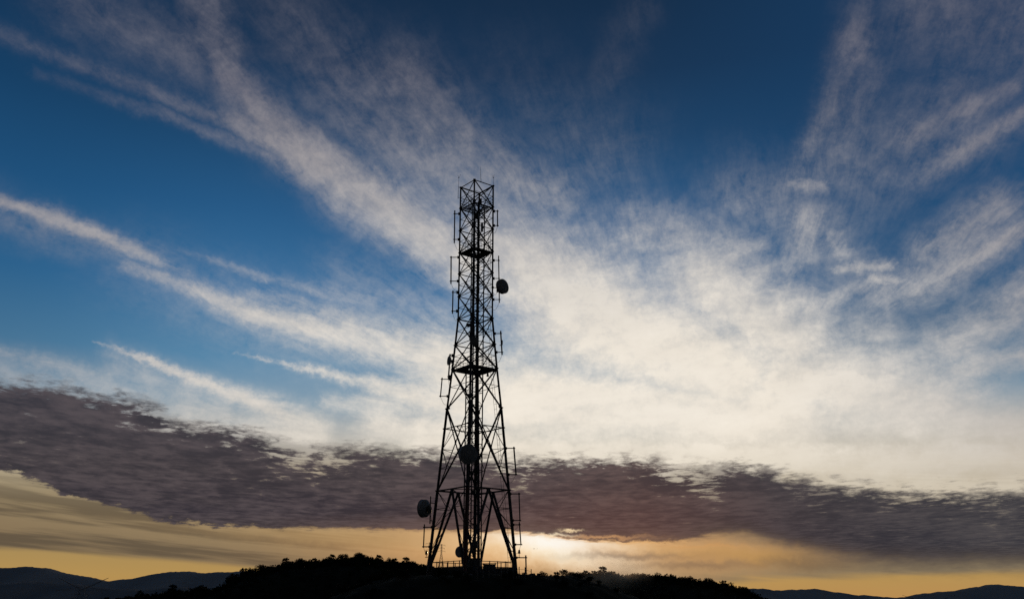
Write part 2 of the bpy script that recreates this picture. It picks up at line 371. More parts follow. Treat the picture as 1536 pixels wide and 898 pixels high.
LO = curve(az, [(-37.62, 6.65), (-28.9, 6.78), (-27.22, 6.32), (-25.46, 5.58), (-23.37, 5.24), (-21.57, 4.76), (-19.74, 4.3), (-17.17, 4.21), (-12.64, 4.15), (-6.75, 4.14), (-1.94, 4.01), (0.89, 3.94), (3.3, 3.62), (5.29, 3.42), (7.67, 3.4), (9.24, 3.31), (13.08, 2.93), (16.74, 1.99), (20.25, 1.31), (28.02, 1.1), (35.58, 1.07)], -40, 40, 16.0)
SOFTLO = az.step(9.0, 14.0)
eu = UP + (jag - .5) * 1.7 + (lm - .5) * 1.5 - el
lo_n = noise(vec(az * .8, el * 1.6, 9.0), 1.2, 6, .6)
elo = el - LO + .06 + ((lo_n - .5) * .8 + (jag - .5) * 1.0) * (1.0 - az.step(-19.0, -11.0) * .72) + (rip - .5) * .5 + (lm - .5) * 1.3 * (1.0 - az.step(-19.0, -9.0) * .6)
up_m = (eu + (lm - .5) * 1.9 + (rip - .5) * .7).step(-.1, .95)
lo_w = SOFTLO * 1.3 + .30
lo_m = (elo / lo_w).step(0.0, 1.0)
bank = up_m * lo_m
hole = (1.0 - az.step(9.0, 15.0) * .7) * (lm + (eu.step(3.0, .4)) * .10 + (noise(P0, .22, 2, .5) - .5) * .4).step(.595, .69) * eu.step(5.6, 1.2) * .72
darkc = ramp(az, [(-34, (46, 45, 54)), (-15, (50, 46, 54)), (0, (52, 46, 53)), (8, (56, 46, 52)), (16, (44, 43, 52)), (34, (42, 44, 55))], -34, 34)
lite = ramp(az, [(-34, (78, 71, 76)), (-15, (82, 73, 77)), (0, (88, 75, 77)), (8, (92, 74, 73)), (16, (70, 64, 69)), (34, (74, 72, 75))], -34, 34)
bcol = mixc((lm - .5 + (big - .5) * .45).step(-.13, .14), darkc, lite)
warmpatch = glow((5.32, 4.39), 8.0, 2.4) * .24
bcol = mixc(warmpatch, bcol, rgb(122, 78, 66))
bcol = mixc((1.0 - elo.step(0.0, 1.3)) * (1.0 - SOFTLO) * az.step(-18., -4.) * .35, bcol, rgb(112, 86, 74))
bcol = mixc(SOFTLO * (1.0 - elo.step(.2, 2.2)) * .75, bcol, rgb(92, 78, 66))
rim = (lo_m * (1.0 - lo_m) * 4.0) * glow((3.7, 3.7), 7.0, 2.5)
sky = mixc(bank * (1.0 - hole) * .97, sky, mixc(rim * .8, bcol, rgb(250, 196, 130)))
for p, wx, wy, tilt, c_, k in [((3.55, 4.2), 0.5, 0.07, 0.0, (252, 222, 176), 0.85), ((2.7, 3.97), 0.9, 0.09, 0.12, (255, 232, 196), 0.7), ((5.5, 3.8), 2.0, 0.1, 0.0, (240, 180, 120), 0.5), ((7.68, 3.52), 2.2, 0.08, 0.0, (236, 180, 116), 0.5), ((11.19, 3.25), 2.4, 0.09, 0.03, (214, 156, 98), 0.5), ((7.65, 2.9), 2.6, 0.22, 0.0, (220, 180, 136), 0.55), ((11.54, 2.83), 4.2, 0.5, 0.05, (190, 146, 92), 0.8), ((14.94, 2.53), 2.2, 0.42, 0.12, (190, 146, 88), 0.8), ((10.73, 2.2), 4.0, 0.28, 0.0, (118, 96, 78), 0.6), ((7.05, 2.71), 3.2, 0.22, 0.0, (112, 92, 80), 0.6), ((17.12, 2.14), 2.0, 0.5, 0.1, (84, 74, 66), 0.5)]:
    sky = mixc(glow(p, wx, wy, tilt) * k, sky, rgb(*c_))

# the side of the sky away from the sunset is already dusk
back = dy.step(.45, -.25)
sky = mixc(back, sky, rgb(42, 44, 49))
# below the horizon
sky = mixc(el.step(0.0, -.6), sky, rgb(20, 18, 18))
LK(sky, bg.inputs['Color'])
world.cycles.sampling_method = 'MANUAL'; world.cycles.sample_map_resolution = 512

# ------------------------------------------------------------------ ground
def lerp_table(tab, x):
    if x <= tab[0][0]: return tab[0][1]
    for (a, b), (c, d) in zip(tab[:-1], tab[1:]):
        if x <= c: return b + (d - b) * (x - a) / (c - a)
    return tab[-1][1]

TX, TY, TZ = -4.6, 110.0, 62.9            # foot of the tower
RIDGE = [(-197.75, 61.47), (-182.53, 63.54), (-167.23, 65.31), (-154.99, 67.09), (-136.44, 68.28), (-130.52, 71.56), (-124.55, 74.56), (-116.93, 76.97), (-109.23, 78.78), (-99.95, 80.59), (-87.41, 81.2), (-78.0, 81.5), (-68.62, 82.72), (-60.66, 80.59), (-52.77, 79.68), (-44.9, 79.08), (-37.0, 77.27), (-21.29, 75.46), (-8.76, 73.96), (-0.94, 73.06), (6.87, 72.16), (14.69, 72.76), (25.65, 73.96), (35.06, 74.86), (41.33, 75.46), (50.66, 73.66), (60.07, 74.26), (72.57, 73.96), (81.86, 72.46), (91.18, 71.56), (100.41, 69.77), (109.6, 67.69), (114.0, 64.42), (118.43, 61.77)]   # crest of the wooded hill (with its trees)
RIDGE = [(-330, 20), (-200, 52)] + RIDGE + [(160, 52), (290, 20)]
def height(x, y):
    crest = lerp_table(RIDGE, x) - 4.2
    s = 95.0 if y < 450 else 150.0
    hill = 10 + (crest - 10) * math.exp(-((y - 450) / s) ** 2)
    r = math.hypot((x - TX - 1.5) / 1.1, y - TY)
    k = max(r - 9.0, 0.0)
    knoll = TZ - 0.22 * k - 0.020 * k * k if k < 8 else TZ - 3.04 - 0.54 * (k - 8)
    base = 10 + 2.0 * math.sin(x * .013) * math.sin(y * .011)
    out = max(hill, base, knoll)
    if k > 0: out += 0.22 * math.sin(x * 1.3 + y * .7) * math.sin(y * 1.1 - x * .4)
    return out

def axis(fine, lo, hi, far):
    a = [lo + (hi - lo) * i / fine for i in range(fine + 1)]
    ext = [30, 90, 220, 500, 1100, 2400, 5000, 10000, far]
    return [lo - e for e in ext[::-1]] + a + [hi + e for e in ext]
xs = sorted(set(axis(110, -340, 320, 30000) + [TX - 24 + i for i in range(0, 51)]))
ys = sorted(set(axis(110, 20, 640, 45000) + [TY - 26 + i for i in range(0, 47)]))
g = MB()
g.v = [(x, y, height(x, y)) for y in ys for x in xs]
nx = len(xs)
g.f = [(j*nx + i, j*nx + i + 1, (j+1)*nx + i + 1, (j+1)*nx + i) for j in range(len(ys) - 1) for i in range(nx - 1)]
tag(g.build('ground', M['soil'], smooth=True), kind='structure')

# far ridges, each a solid slope that runs down to the plain
def ridge_mesh(name, pts, y, depth, m, rough, seed):
    rnd = random.Random(seed)
    b = MB(); cols = []
    x = pts[0][0]; step = (pts[-1][0] - pts[0][0]) / 420
    ph = [(rnd.uniform(0, 6.3), rnd.uniform(.7, 1.4)) for _ in range(5)]
    for i in range(421):
        z = lerp_table(pts, x)
        z += rough * sum(math.sin(ph[k][0] + i * ph[k][1] * (.11 * 2.1 ** k)) / (1.7 ** k) for k in range(5)) + rnd.uniform(-.15, .15) * rough
        cols.append((x, z)); x += step
    prof_ = [(-1.0, 0.0), (-.62, .30), (-.30, .66), (-.1, .92), (0, 1.0), (.5, .5), (1.0, 0.0)]
    for t, k in prof_:
        for i, (x, z) in enumerate(cols):
            w = 0.16 * depth * math.sin(i * .13 + ph[0][0]) * (1 - k)
            b.v.append((x, y + t * depth + w, 8 + (z - 8) * k))
    n = len(cols)
    b.f = [(j*n + i, j*n + i + 1, (j+1)*n + i + 1, (j+1)*n + i) for j in range(len(prof_) - 1) for i in range(n - 1)]
    return tag(b.build(name, m, smooth=True), kind='structure')
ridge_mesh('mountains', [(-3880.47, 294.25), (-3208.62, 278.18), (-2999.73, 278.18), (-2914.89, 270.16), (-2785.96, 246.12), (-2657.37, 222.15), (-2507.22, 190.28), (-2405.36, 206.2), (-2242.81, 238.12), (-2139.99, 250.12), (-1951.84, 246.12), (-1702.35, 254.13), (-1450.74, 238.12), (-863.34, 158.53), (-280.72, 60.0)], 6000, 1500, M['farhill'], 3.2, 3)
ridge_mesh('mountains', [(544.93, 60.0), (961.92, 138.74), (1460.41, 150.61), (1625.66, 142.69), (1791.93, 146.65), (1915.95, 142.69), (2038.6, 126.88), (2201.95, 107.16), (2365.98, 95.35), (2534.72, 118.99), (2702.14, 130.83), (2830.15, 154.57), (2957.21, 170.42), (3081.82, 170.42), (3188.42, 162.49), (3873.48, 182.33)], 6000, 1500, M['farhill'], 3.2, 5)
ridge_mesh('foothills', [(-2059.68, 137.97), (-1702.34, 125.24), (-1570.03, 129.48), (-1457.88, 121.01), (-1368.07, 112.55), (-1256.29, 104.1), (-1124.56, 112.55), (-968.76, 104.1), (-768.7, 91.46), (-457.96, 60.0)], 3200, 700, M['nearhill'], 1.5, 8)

# ------------------------------------------------------------------ trees
def leaf_clump(b, c, rad, n, size, rnd, squash=.8):
    for _ in range(n):
        d = Vector((rnd.gauss(0, 1), rnd.gauss(0, 1), rnd.gauss(0, 1))).normalized()
        p = Vector(c) + Vector((d.x, d.y, d.z * squash)) * rad * rnd.random() ** .4
        a = Vector((rnd.gauss(0, 1), rnd.gauss(0, 1), rnd.gauss(0, .7))).normalized()
        t = a.orthogonal().normalized(); t.rotate(Quaternion(a, rnd.uniform(0, 6.28))); u = a.cross(t)
        s = size * rnd.uniform(.6, 1.3)
        b.add([p - t * s, p + u * s * .45, p + t * s, p - u * s * .45], [(0, 1, 2, 3)])

def make_tree(h, spread, form, seed, leafm):
    rnd = random.Random(seed)
    root = empty('tree', (0, 0, -500))
    t = MB(); pts = [Vector((0, 0, -.6))]
    for k in range(1, 5):
        pts.append(Vector((rnd.uniform(-.12, .12) * h * .25, rnd.uniform(-.1, .1) * h * .25, h * .72 * k / 4)))
    for k in range(4): t.tube(pts[k], pts[k+1], h * .028 * (1 - k * .22), h * .028 * (1 - (k+1) * .22), 7)
    c = MB(); heads = []
    for k in range(rnd.randint(10, 12)):
        a = rnd.uniform(0, 6.28); z = h * rnd.uniform(.16, .58)
        i = min(3, int(z / (h * .72) * 4)); st = pts[i].lerp(pts[i+1], .5)
        rr = spread * rnd.uniform(.45, 1.0)
        e = Vector((math.cos(a) * rr, math.sin(a) * rr, z + h * rnd.uniform(.08, .26)))
        mid = st.lerp(e, .5) + Vector((0, 0, h * .03))
        t.tube(st, mid, h * .012, h * .009, 5); t.tube(mid, e, h * .009, h * .004, 5)
        heads.append((e, rnd.uniform(.32, .50) * spread))
    top = pts[-1] + Vector((0, 0, h * .1))
    heads.append((top, .42 * spread))
    if form == 'tall':
        heads += [(top + Vector((rnd.uniform(-.2, .2), rnd.uniform(-.2, .2), h * .12)), .26 * spread)]
    # leaf clumps through one uneven crown that reaches low down the trunk
    H = h * (.56 if form == 'tall' else .47); zc = h * .46
    lob = [(rnd.uniform(0, 6.28), rnd.uniform(.78, 1.16)) for _ in range(7)]
    for k in range(95):
        d = Vector((rnd.gauss(0, 1), rnd.gauss(0, 1), rnd.gauss(0, 1))).normalized() * rnd.random() ** .36
        a = math.atan2(d.y, d.x); f_ = min(lob, key=lambda q: abs((q[0] - a + 3.14) % 6.28 - 3.14))[1]
        e = Vector((d.x * spread * f_, d.y * spread * f_, zc + d.z * H * (.92 + .16 * f_ - .1)))
        leaf_clump(c, e, spread * rnd.uniform(.20, .34), 34, h * .036, rnd)
    t.build('trunk', M['bark'], root); c.build('crown', leafm, root)
    return root

def copy_tree(o, parent=None):
    c = o.copy(); COL.objects.link(c)
    if parent: c.parent = parent
    for ch in list(o.children): copy_tree(ch, c)
    return c

PROTO = [make_tree(7.0, 3.0, 'round', 11, M['leaf']), make_tree(6.2, 2.7, 'round', 12, M['leaf2']),
         make_tree(8.2, 2.5, 'tall', 13, M['leaf']), make_tree(5.4, 2.5, 'round', 14, M['leaf']),
         make_tree(6.8, 3.3, 'round', 15, M['leaf2'])]
used = [False] * len(PROTO)
def plant(k, x, y, z, sc, label, group):
    o = copy_tree(PROTO[k]) if used[k] else PROTO[k]
    used[k] = True
    o.location = (x, y, z); o.rotation_euler = (0, 0, random.uniform(0, 6.28))
    s = sc * random.uniform(.92, 1.1); o.scale = (s * random.uniform(.9, 1.2), s * random.uniform(.9, 1.2), s)
    tag(o, label, 'tree', group)

spots = []
x = RIDGE[2][0] - 6
while x < RIDGE[-3][0] + 3:
    spots.append((x + random.uniform(-.6, .6), 450 + random.uniform(-9, 5)))
    x += random.uniform(1.2, 2.4)
for x, y in spots:
    k = random.randrange(5)
    sc = random.choice((.42, .48, .54, .60, .66, .76)) * (.8 if -40 < x < 14 else 1.0)
    if x < -95:
        lab, grp = 'black tree on the low spur sloping down to the left of the wooded hill', 'trees on the low left spur'
    elif x < -40:
        lab, grp = 'black silhouetted tree on the crest of the wooded hill left of the tower', 'trees on the crest left of the tower'
    elif x < 14:
        lab, grp = 'black silhouetted tree on the low saddle of the hill behind the tower', 'trees on the saddle behind the tower'
    else:
        lab, grp = 'black silhouetted tree on the crest of the wooded hill right of the tower', 'trees on the crest right of the tower'
    plant(k, x, y, height(x, y) - .3, sc, lab, grp)

w = MB(); rnd = random.Random(5)
for _ in range(3400):
    x = rnd.uniform(RIDGE[2][0] - 30, RIDGE[-3][0] + 20); y = rnd.choice((rnd.uniform(330, 462), rnd.uniform(436, 462)))
    z = height(x, y)
    if z < 40: continue
    q = rnd.uniform(1.3, 2.3)
    leaf_clump(w, (x, y, z + q * rnd.uniform(.5, 1.0)), q, 26, .6, rnd)
tag(w.build('woodland', M['leaf']), 'dense dark woodland covering the slope of the hill behind the tower', 'woodland', kind='stuff')

# ------------------------------------------------------------------ lattice tower
ROT = R(-6.5)
tower = empty('lattice_tower', (TX, TY, TZ), ROT)
tag(tower, 'tall tapering steel lattice communications tower carrying dishes, antennas and two work platforms', 'tower')
# (height above the foot, half diagonal of the square plan)
LV = [(0.0, 5.21), (9.78, 4.25), (17.14, 3.54), (19.58, 3.31), (24.48, 2.77), (27.53, 2.47), (30.9, 2.16), (33.89, 2.15), (36.93, 2.15),
      (39.83, 2.15), (42.88, 2.15), (46.02, 2.15), (49.02, 2.15)]
def half(z): return lerp_table(LV, z)
CORN = [(0, -1), (1, 0), (0, 1), (-1, 0)]      # near, right, far, left
def cp(i, z, k=1.0):
    d = CORN[i % 4]; h_ = half(z) * k
    return Vector((d[0] * h_, d[1] * h_, z))
def mid(i, z, t=.5): return cp(i, z).lerp(cp(i + 1, z), t)

for i in range(4):
    b = MB()
    for (z0, _), (z1, _) in zip(LV[:-1], LV[1:]):
        r0 = .18 if z0 < 9 else .155 if z0 < 19 else .125 if z0 < 30 else .105
        b.tube(cp(i, z0 + (.02 if z0 else -.5)), cp(i, z1), r0, n=10)
        b.lathe(cp(i, z1), (0, 0, 1), [(-.05, r0), (-.05, r0 * 1.7), (.05, r0 * 1.7), (.05, r0)], 12)   # bolted flange
    b.build('leg', M['steel'], tower, True)
    f = MB(); p = cp(i, 0)
    f.box((p.x, p.y, -.45), 1.5, 1.5, 1.3); f.box((p.x, p.y, .215), .9, .9, .03)
    f.build('footing', M['concrete'], tower)

def gusset(b, p, i, s):
    a, c = cp(i, p.z), cp(i + 1, p.z); d = (c - a).normalized()
    b.beam(p - d * s / 2, p + d * s / 2, .02, s * .9)

# ring beams
for z, wd in ((9.78, .15), (17.14, .10), (24.3, .12), (27.53, .09), (30.9, .12), (33.89, .08), (36.93, .08), (39.7, .11), (42.88, .08), (45.9, .10), (49.02, .12)):
    b = MB()
    for i in range(4): b.angle(cp(i, z), cp(i + 1, z), wd * 1.15)
    b.build('ring_beam', M['steel'], tower)
for z in (9.7, 17.06):                         # inner diamonds at the portal ring and at the ring above it
    b = MB()
    for i in range(4): b.angle(mid(i, z), mid(i + 1, z), .09)
    b.build('plan_bracing', M['steel'], tower)

# X bracing of the straight and tapering part: one part per face and panel
PAN = [(19.58, 24.48, .12), (24.48, 27.53, .11), (27.53, 30.9, .10), (30.9, 33.89, .09), (33.89, 36.93, .09), (36.93, 39.83, .09), (39.83, 42.88, .09), (42.88, 46.02, .09), (46.02, 49.02, .09)]
for z0, z1, wd in PAN:
    for i in range(4):
        b = MB()
        b.angle(cp(i, z0), cp(i + 1, z1), wd * 1.2, .03); b.angle(cp(i + 1, z0), cp(i, z1), wd * 1.2, .03)
        x = (half(z0)) / (half(z0) + half(z1)); zc = z0 + (z1 - z0) * x
        gusset(b, mid(i, zc), i, .3)
        b.angle(cp(i, zc), cp(i + 1, zc), .055)
        for e in (i, i + 1):
            gusset(b, cp(e, z0).lerp(cp(2 * i + 1 - e, z0), .06) + Vector((0, 0, .12)), i, .28)
        b.build('cross_brace', M['steel'], tower)
# the tall X panel between the portal ring and z = 19.58, with its stub members
for i in range(4):
    b = MB(); z0, z1 = 9.78, 19.58
    A0, A1, B0, B1 = cp(i, z0), cp(i, z1), cp(i + 1, z0), cp(i + 1, z1)
    b.angle(A0, B1, .16); b.angle(B0, A1, .16)
    x = half(z0) / (half(z0) + half(z1)); X = mid(i, z0 + (z1 - z0) * x)
    gusset(b, X, i, .4)
    for P0, P1, Q1 in ((A0, A1, B1), (B0, B1, A1)):
        lo = P0.lerp(Q1, .28); md = P0.lerp(Q1, .46)
        up = P1.lerp(B0 if P1 is A1 else A0, .25)
        b.angle(P0.lerp(P1, .26), lo, .07); b.angle(P0.lerp(P1, .5), md, .07); b.angle(P0.lerp(P1, .5), lo, .06)
        b.angle(P0.lerp(P1, .75), up, .07); b.angle(P0.lerp(P1, .5), up, .06)
    b.build('cross_brace', M['steel'], tower)
# inverted V portal braces with stubs to the leg
for i in range(4):
    m_ = mid(i, 9.72)
    for e in (i, i + 1):
        b = MB(); foot = cp(e, .35)
        t_ = (m_ - foot).normalized()
        b.tube(foot, m_, .15, n=8)
        gusset(b, m_ - Vector((0, 0, .15)), i, .55)
        for k0, k1 in ((.28, .28), (.55, .55), (.78, .78)):
            b.angle(cp(e, 9.78 * k0), foot.lerp(m_, k1), .07)
        for k0, k1 in ((.28, .55), (.55, .78), (1.0, .78)):
            b.angle(cp(e, 9.78 * k0), foot.lerp(m_, k1 - (.0 if k0 < 1 else .0)), .065)
        b.build('portal_brace', M['steel'], tower)

# work platforms
def platform(z, solid, rail):
    pf = MB(); h_ = half(z) * .97; hole = .36
    P = [Vector((d[0], d[1], 0)) for d in CORN]
    o_ = [p * h_ + Vector((0, 0, z)) for p in P]; n_ = [p * h_ * hole + Vector((0, 0, z)) for p in P]
    if solid:
        for i in range(4):
            j = (i + 1) % 4
            t = Vector((0, 0, .05))
            pf.add([o_[i], o_[j], n_[j], n_[i], o_[i] + t, o_[j] + t, n_[j] + t, n_[i] + t],
                   [(3, 2, 1, 0), (4, 5, 6, 7), (0, 1, 5, 4), (1, 2, 6, 5), (2, 3, 7, 6), (3, 0, 4, 7)])
    else:                                       # open grating
        for i in range(4):
            j = (i + 1) % 4
            for k in range(9):
                t = k / 8
                a, c = o_[i].lerp(o_[j], t), n_[i].lerp(n_[j], t)
                pf.beam(a, c, .035, .05)
            for k in range(1, 5):
                t = k / 5
                pf.beam(o_[i].lerp(n_[i], t), o_[j].lerp(n_[j], t), .025, .04)
    root = pf.build('platform', M['steel'], tower)
    jb = MB()
    for i in range(4):
        for t in ((0.02, .33, .66) if solid else (.02,)): jb.beam(o_[i].lerp(n_[i], t) - Vector((0, 0, .09)), o_[(i+1) % 4].lerp(n_[(i+1) % 4], t) - Vector((0, 0, .09)), .08, .14)
    jb.build('joist', M['steel'], root)
    if rail:
        rb = MB()
        for i in range(4):
            a, c = o_[i], o_[(i + 1) % 4]
            for hh in (.35, .7, 1.1): rb.tube(a + Vector((0, 0, hh)), c + Vector((0, 0, hh)), .024, n=6)
            for k in range(1, 5): rb.tube(a.lerp(c, k / 5), a.lerp(c, k / 5) + Vector((0, 0, 1.1)), .02, n=6)
        rb.build('railing', M['steel'], root)
platform(24.4, True, True); platform(39.75, True, True); platform(45.95, False, True)

# inner cable shaft: four posts, rungs and bracing
SH = 1.02
sp = [Vector((math.cos(a) * SH, math.sin(a) * SH, 0)) for a in (R(186.5), R(246), R(6.5), R(110))]
for k, p in enumerate(sp):
    top = 24.2 if k == 0 else 45.8
    b = MB(); b.tube(p + Vector((0, 0, -.2)), p + Vector((0, 0, top)), .075, n=8)
    b.build('shaft_post', M['steel'], tower, True)
b = MB()
z = 1.0
while z < 24.2:
    b.beam(sp[0] + Vector((0, 0, z)), sp[1] + Vector((0, 0, z)), .045); z += .62
z = 1.3; fl = 0
while z < 45.5:
    b.angle(sp[1] + Vector((0, 0, z)), sp[2] + Vector((0, 0, z)), .05)
    b.angle(sp[2] + Vector((0, 0, z)), sp[3] + Vector((0, 0, z)), .05)
    if z < 44:
        a, c = (sp[1], sp[2]) if fl else (sp[2], sp[1])
        b.angle(a + Vector((0, 0, z)), c + Vector((0, 0, z + 1.55)), .05)
    if z < 23: b.angle(sp[0] + Vector((0, 0, z)), sp[3] + Vector((0, 0, z + 1.55)), .045)
    z += 1.55; fl = 1 - fl
b.build('shaft_bracing', M['steel'], tower)
b = MB()                                        # climbing ladder beside the shaft
l0, l1 = Vector((-.12, -.45, 0)), Vector((.32, -.45, 0))
for p in (l0, l1): b.beam(p + Vector((0, 0, .2)), p + Vector((0, 0, 46)), .05, .03)
z = .5
while z < 46: b.tube(l0 + Vector((0, 0, z)), l1 + Vector((0, 0, z)), .016, n=6); z += .3
b.build('ladder', M['steel'], tower)
b = MB()                                        # outer ladder that follows the right-hand leg
d = Vector((-.75, .55, 0)).normalized()
def ol(z): return cp(1, z) + d * (.95 if z < 27 else .6) + Vector((0, .0, 0))
z = .3; zz = []
while z < 42.5: zz.append(z); z += .62
for s_ in (-1, 1):
    for a, c in zip(zz[:-1], zz[1:]): b.tube(ol(a) + d * s_ * .19, ol(c) + d * s_ * .19, .02, n=5)
for a in zz: b.tube(ol(a) - d * .19, ol(a) + d * .19, .014, n=5)
for a in zz[2::6]: b.tube(ol(a), cp(1, a), .02, n=5)
b.build('ladder', M['steel'], tower)
b = MB(); rnd = random.Random(2)                # coaxial cables tied to the far side of the shaft
for k in range(9):
    px, py = .26 + (k % 5 - 2) * .072, .15 + (k // 5) * .09
    top = rnd.choice((38, 41, 45, 46.3, 30, 47))
    b.tube((px, py, -.1), (px, py, top), .042, n=7)
z = .8
while z < 45: b.box((.26, .19, z), .46, .26, .04); z += 1.2
b.build('cable_run', M['cable'], tower, True)
b = MB()                                        # second run up the near leg
for k in range(4):
    o_ = Vector((.16 + .06 * (k % 2) , .1 + .06 * (k // 2), 0)); top = (16.5, 31, 36, 22)[k]
    pts = [cp(0, z_) + o_ for z_, _ in LV if z_ < top] + [cp(0, top) + o_]
    b.chain(pts, .045)
b.build('cable_run', M['cable'], tower, True)
b = MB()                                        # red lower sleeve of the near leg and junction boxes on the ladder
b.tube(cp(0, .5), cp(0, 9.7), .185, .185, n=12)
b.build('leg_sleeve', M['red'], tower, True)
for p, sx, sz in (((-.45, -.75, 21.0), .5, .42), ((.45, -.75, 17.0), .42, .6), ((-.35, -.9, 28.4), .4, .9), ((-.75, -.7, 29.9), .5, .35), ((.2, -.8, 9.5), .5, .45), ((.4, -.6, 34.6), .35, .6), ((.55, -.5, 46.6), .35, .8), ((.2, -.85, 44.5), .42, .8), ((.75, -.1, 43.2), .25, 1.2), ((.5, -.4, 3.6), .4, .8)):
    b = MB(); b.box(p, sx, .3, sz); b.beam((p[0], p[1] + .15, p[2]), (p[0] * .8, p[1] + .5, p[2]), .06)
    b.box((p[0], p[1] - .17, p[2]), sx * .8, .03, sz * .8)
    b.build('junction_box', M['cabinet'], tower)

# ------------------------------------------------------------------ antennas on the tower
def legx(z, side):
    """world point on the left (-1) or right (1) leg at world height z"""
    p = cp(1 if side > 0 else 3, z - TZ); p = Matrix.Rotation(ROT, 3, 'Z') @ p
    return Vector((TX + p.x, TY + p.y, z))

def side_antenna(name, side, top, bot, arms, label, cat='antenna', r=.08, arm=.06, clamp=.26, box=None, dip=True):
    """vertical radiator held off a leg by horizontal arms"""
    top, bot = Vector(top), Vector(bot)
    y = legx(bot.z, side).y
    top.y = bot.y = y
    root = empty(name, bot)
    tag(root, label, cat, 'antennas on arms fixed to the tower legs')
    L = lambda p: Vector(p) - bot
    b = MB(); b.tube((0, 0, 0), L(top), r, n=10)
    b.lathe((0, 0, 0), L(top), [(-.04, r * .6), (0, r * 1.15), (.05, r * 1.15)], 10)
    b.lathe(L(top), -L(top), [(-.04, r * .6), (0, r * 1.15), (.05, r * 1.15)], 10)
    b.build('radiator', M['alu'], root, True)
    for az in arms:
        t = (az - bot.z) / (top.z - bot.z); p = bot.lerp(top, t); q = legx(az, side)
        b = MB(); d = (q - p).normalized()
        b.tube(L(p - d * .16), L(q), arm, n=8)
        a = b.build('support_arm', M['steel'], root, True)
        c = MB(); c.box(L(q - d * .1), clamp * 1.3, clamp * 1.3, clamp); c.box(L(p), .17, .17, .12)
        c.build('clamp', M['steel'], a)
    lo, q = bot + Vector((0, 0, .05)), legx(bot.z - .9, side)
    pts = [L(lo.lerp(q, t) - Vector((0, 0, .45 * math.sin(math.pi * t)))) for t in [k / 8 for k in range(9)]]
    b = MB(); b.chain(pts, .018, 5); b.build('feeder_cable', M['cable'], root)
    if box:
        b = MB(); b.box(L(box), .26, .24, .55); b.box(L(Vector(box) + Vector((-.1, 0, -.35))), .34, .1, .08)
        b.build('filter_box', M['cabinet'], root)
    return root

side_antenna('dipole_antenna', -1, (-7.46, 110, 108.59), (-7.43, 110, 104.11), (108.16, 104.57), 'long thin vertical antenna highest on the left side of the tower')
side_antenna('dipole_antenna', -1, (-7.8, 110, 102.23), (-7.75, 110, 98.53), (102.11, 98.88), 'slim vertical antenna standing widest out on the left leg, second from the top')
side_antenna('dipole_antenna', -1, (-7.47, 110, 97.59), (-7.47, 110, 94.59), (97.37, 94.89), 'short vertical antenna with thick bracket arms, third down the left leg', arm=.06, clamp=.3)
side_antenna('dipole_antenna', -1, (-7.66, 110, 89.32), (-7.81, 110, 86.2), (89.15, 86.49), 'vertical mounting pole carrying the small side-on dish on the left leg', arm=.065, clamp=.32, r=.09)
side_antenna('dipole_antenna', -1, (-8.58, 110, 86.33), (-8.74, 110, 83.96), (86.16, 84.04), 'boxy vertical antenna frame just below the small side-on dish, left leg', arm=.055, r=.07)
side_antenna('dipole_antenna', -1, (-10.25, 110, 68.82), (-10.29, 110, 66.22), (68.51, 66.3), 'thin vertical antenna below the large drum dish at lower left', r=.07)
side_antenna('dipole_antenna', 1, (-1.89, 110, 108.45), (-1.86, 110, 106.2), (108.31, 106.29), 'short vertical antenna highest on the right side of the tower', r=.075)
side_antenna('dipole_antenna', 1, (-1.71, 110, 102.09), (-1.59, 110, 95.86), (101.5, 99.06, 96.26), 'tall pole carrying the large drum dish on the upper right', r=.07, arm=.05, clamp=.26)
side_antenna('dipole_antenna', 1, (-1.41, 110, 92.11), (-1.22, 110, 89.11), (91.81, 89.41), 'vertical antenna with a small box halfway up, right leg above the middle platform', r=.09, box=(-1.27, 110, 90.73))
side_antenna('dipole_antenna', 1, (0.22, 110, 77.71), (0.47, 110, 74.51), (77.57, 74.47), 'vertical antenna on the right leg level with the central dish', r=.09)
side_antenna('dipole_antenna', 1, (0.82, 110, 72.33), (0.92, 110, 69.12), (72.22, 69.19), 'upper of two long thin antennas in line, lower right leg', r=.07)
side_antenna('dipole_antenna', 1, (0.85, 110, 68.96), (1.03, 110, 66.45), (68.7, 66.48), 'lower of two long thin antennas in line, lower right leg', r=.07)
side_antenna('dipole_antenna', 1, (1.58, 110, 65.26), (1.62, 110, 63.27), (65.03,), 'short pole antenna standing out lowest on the right, near the handrail', r=.08)

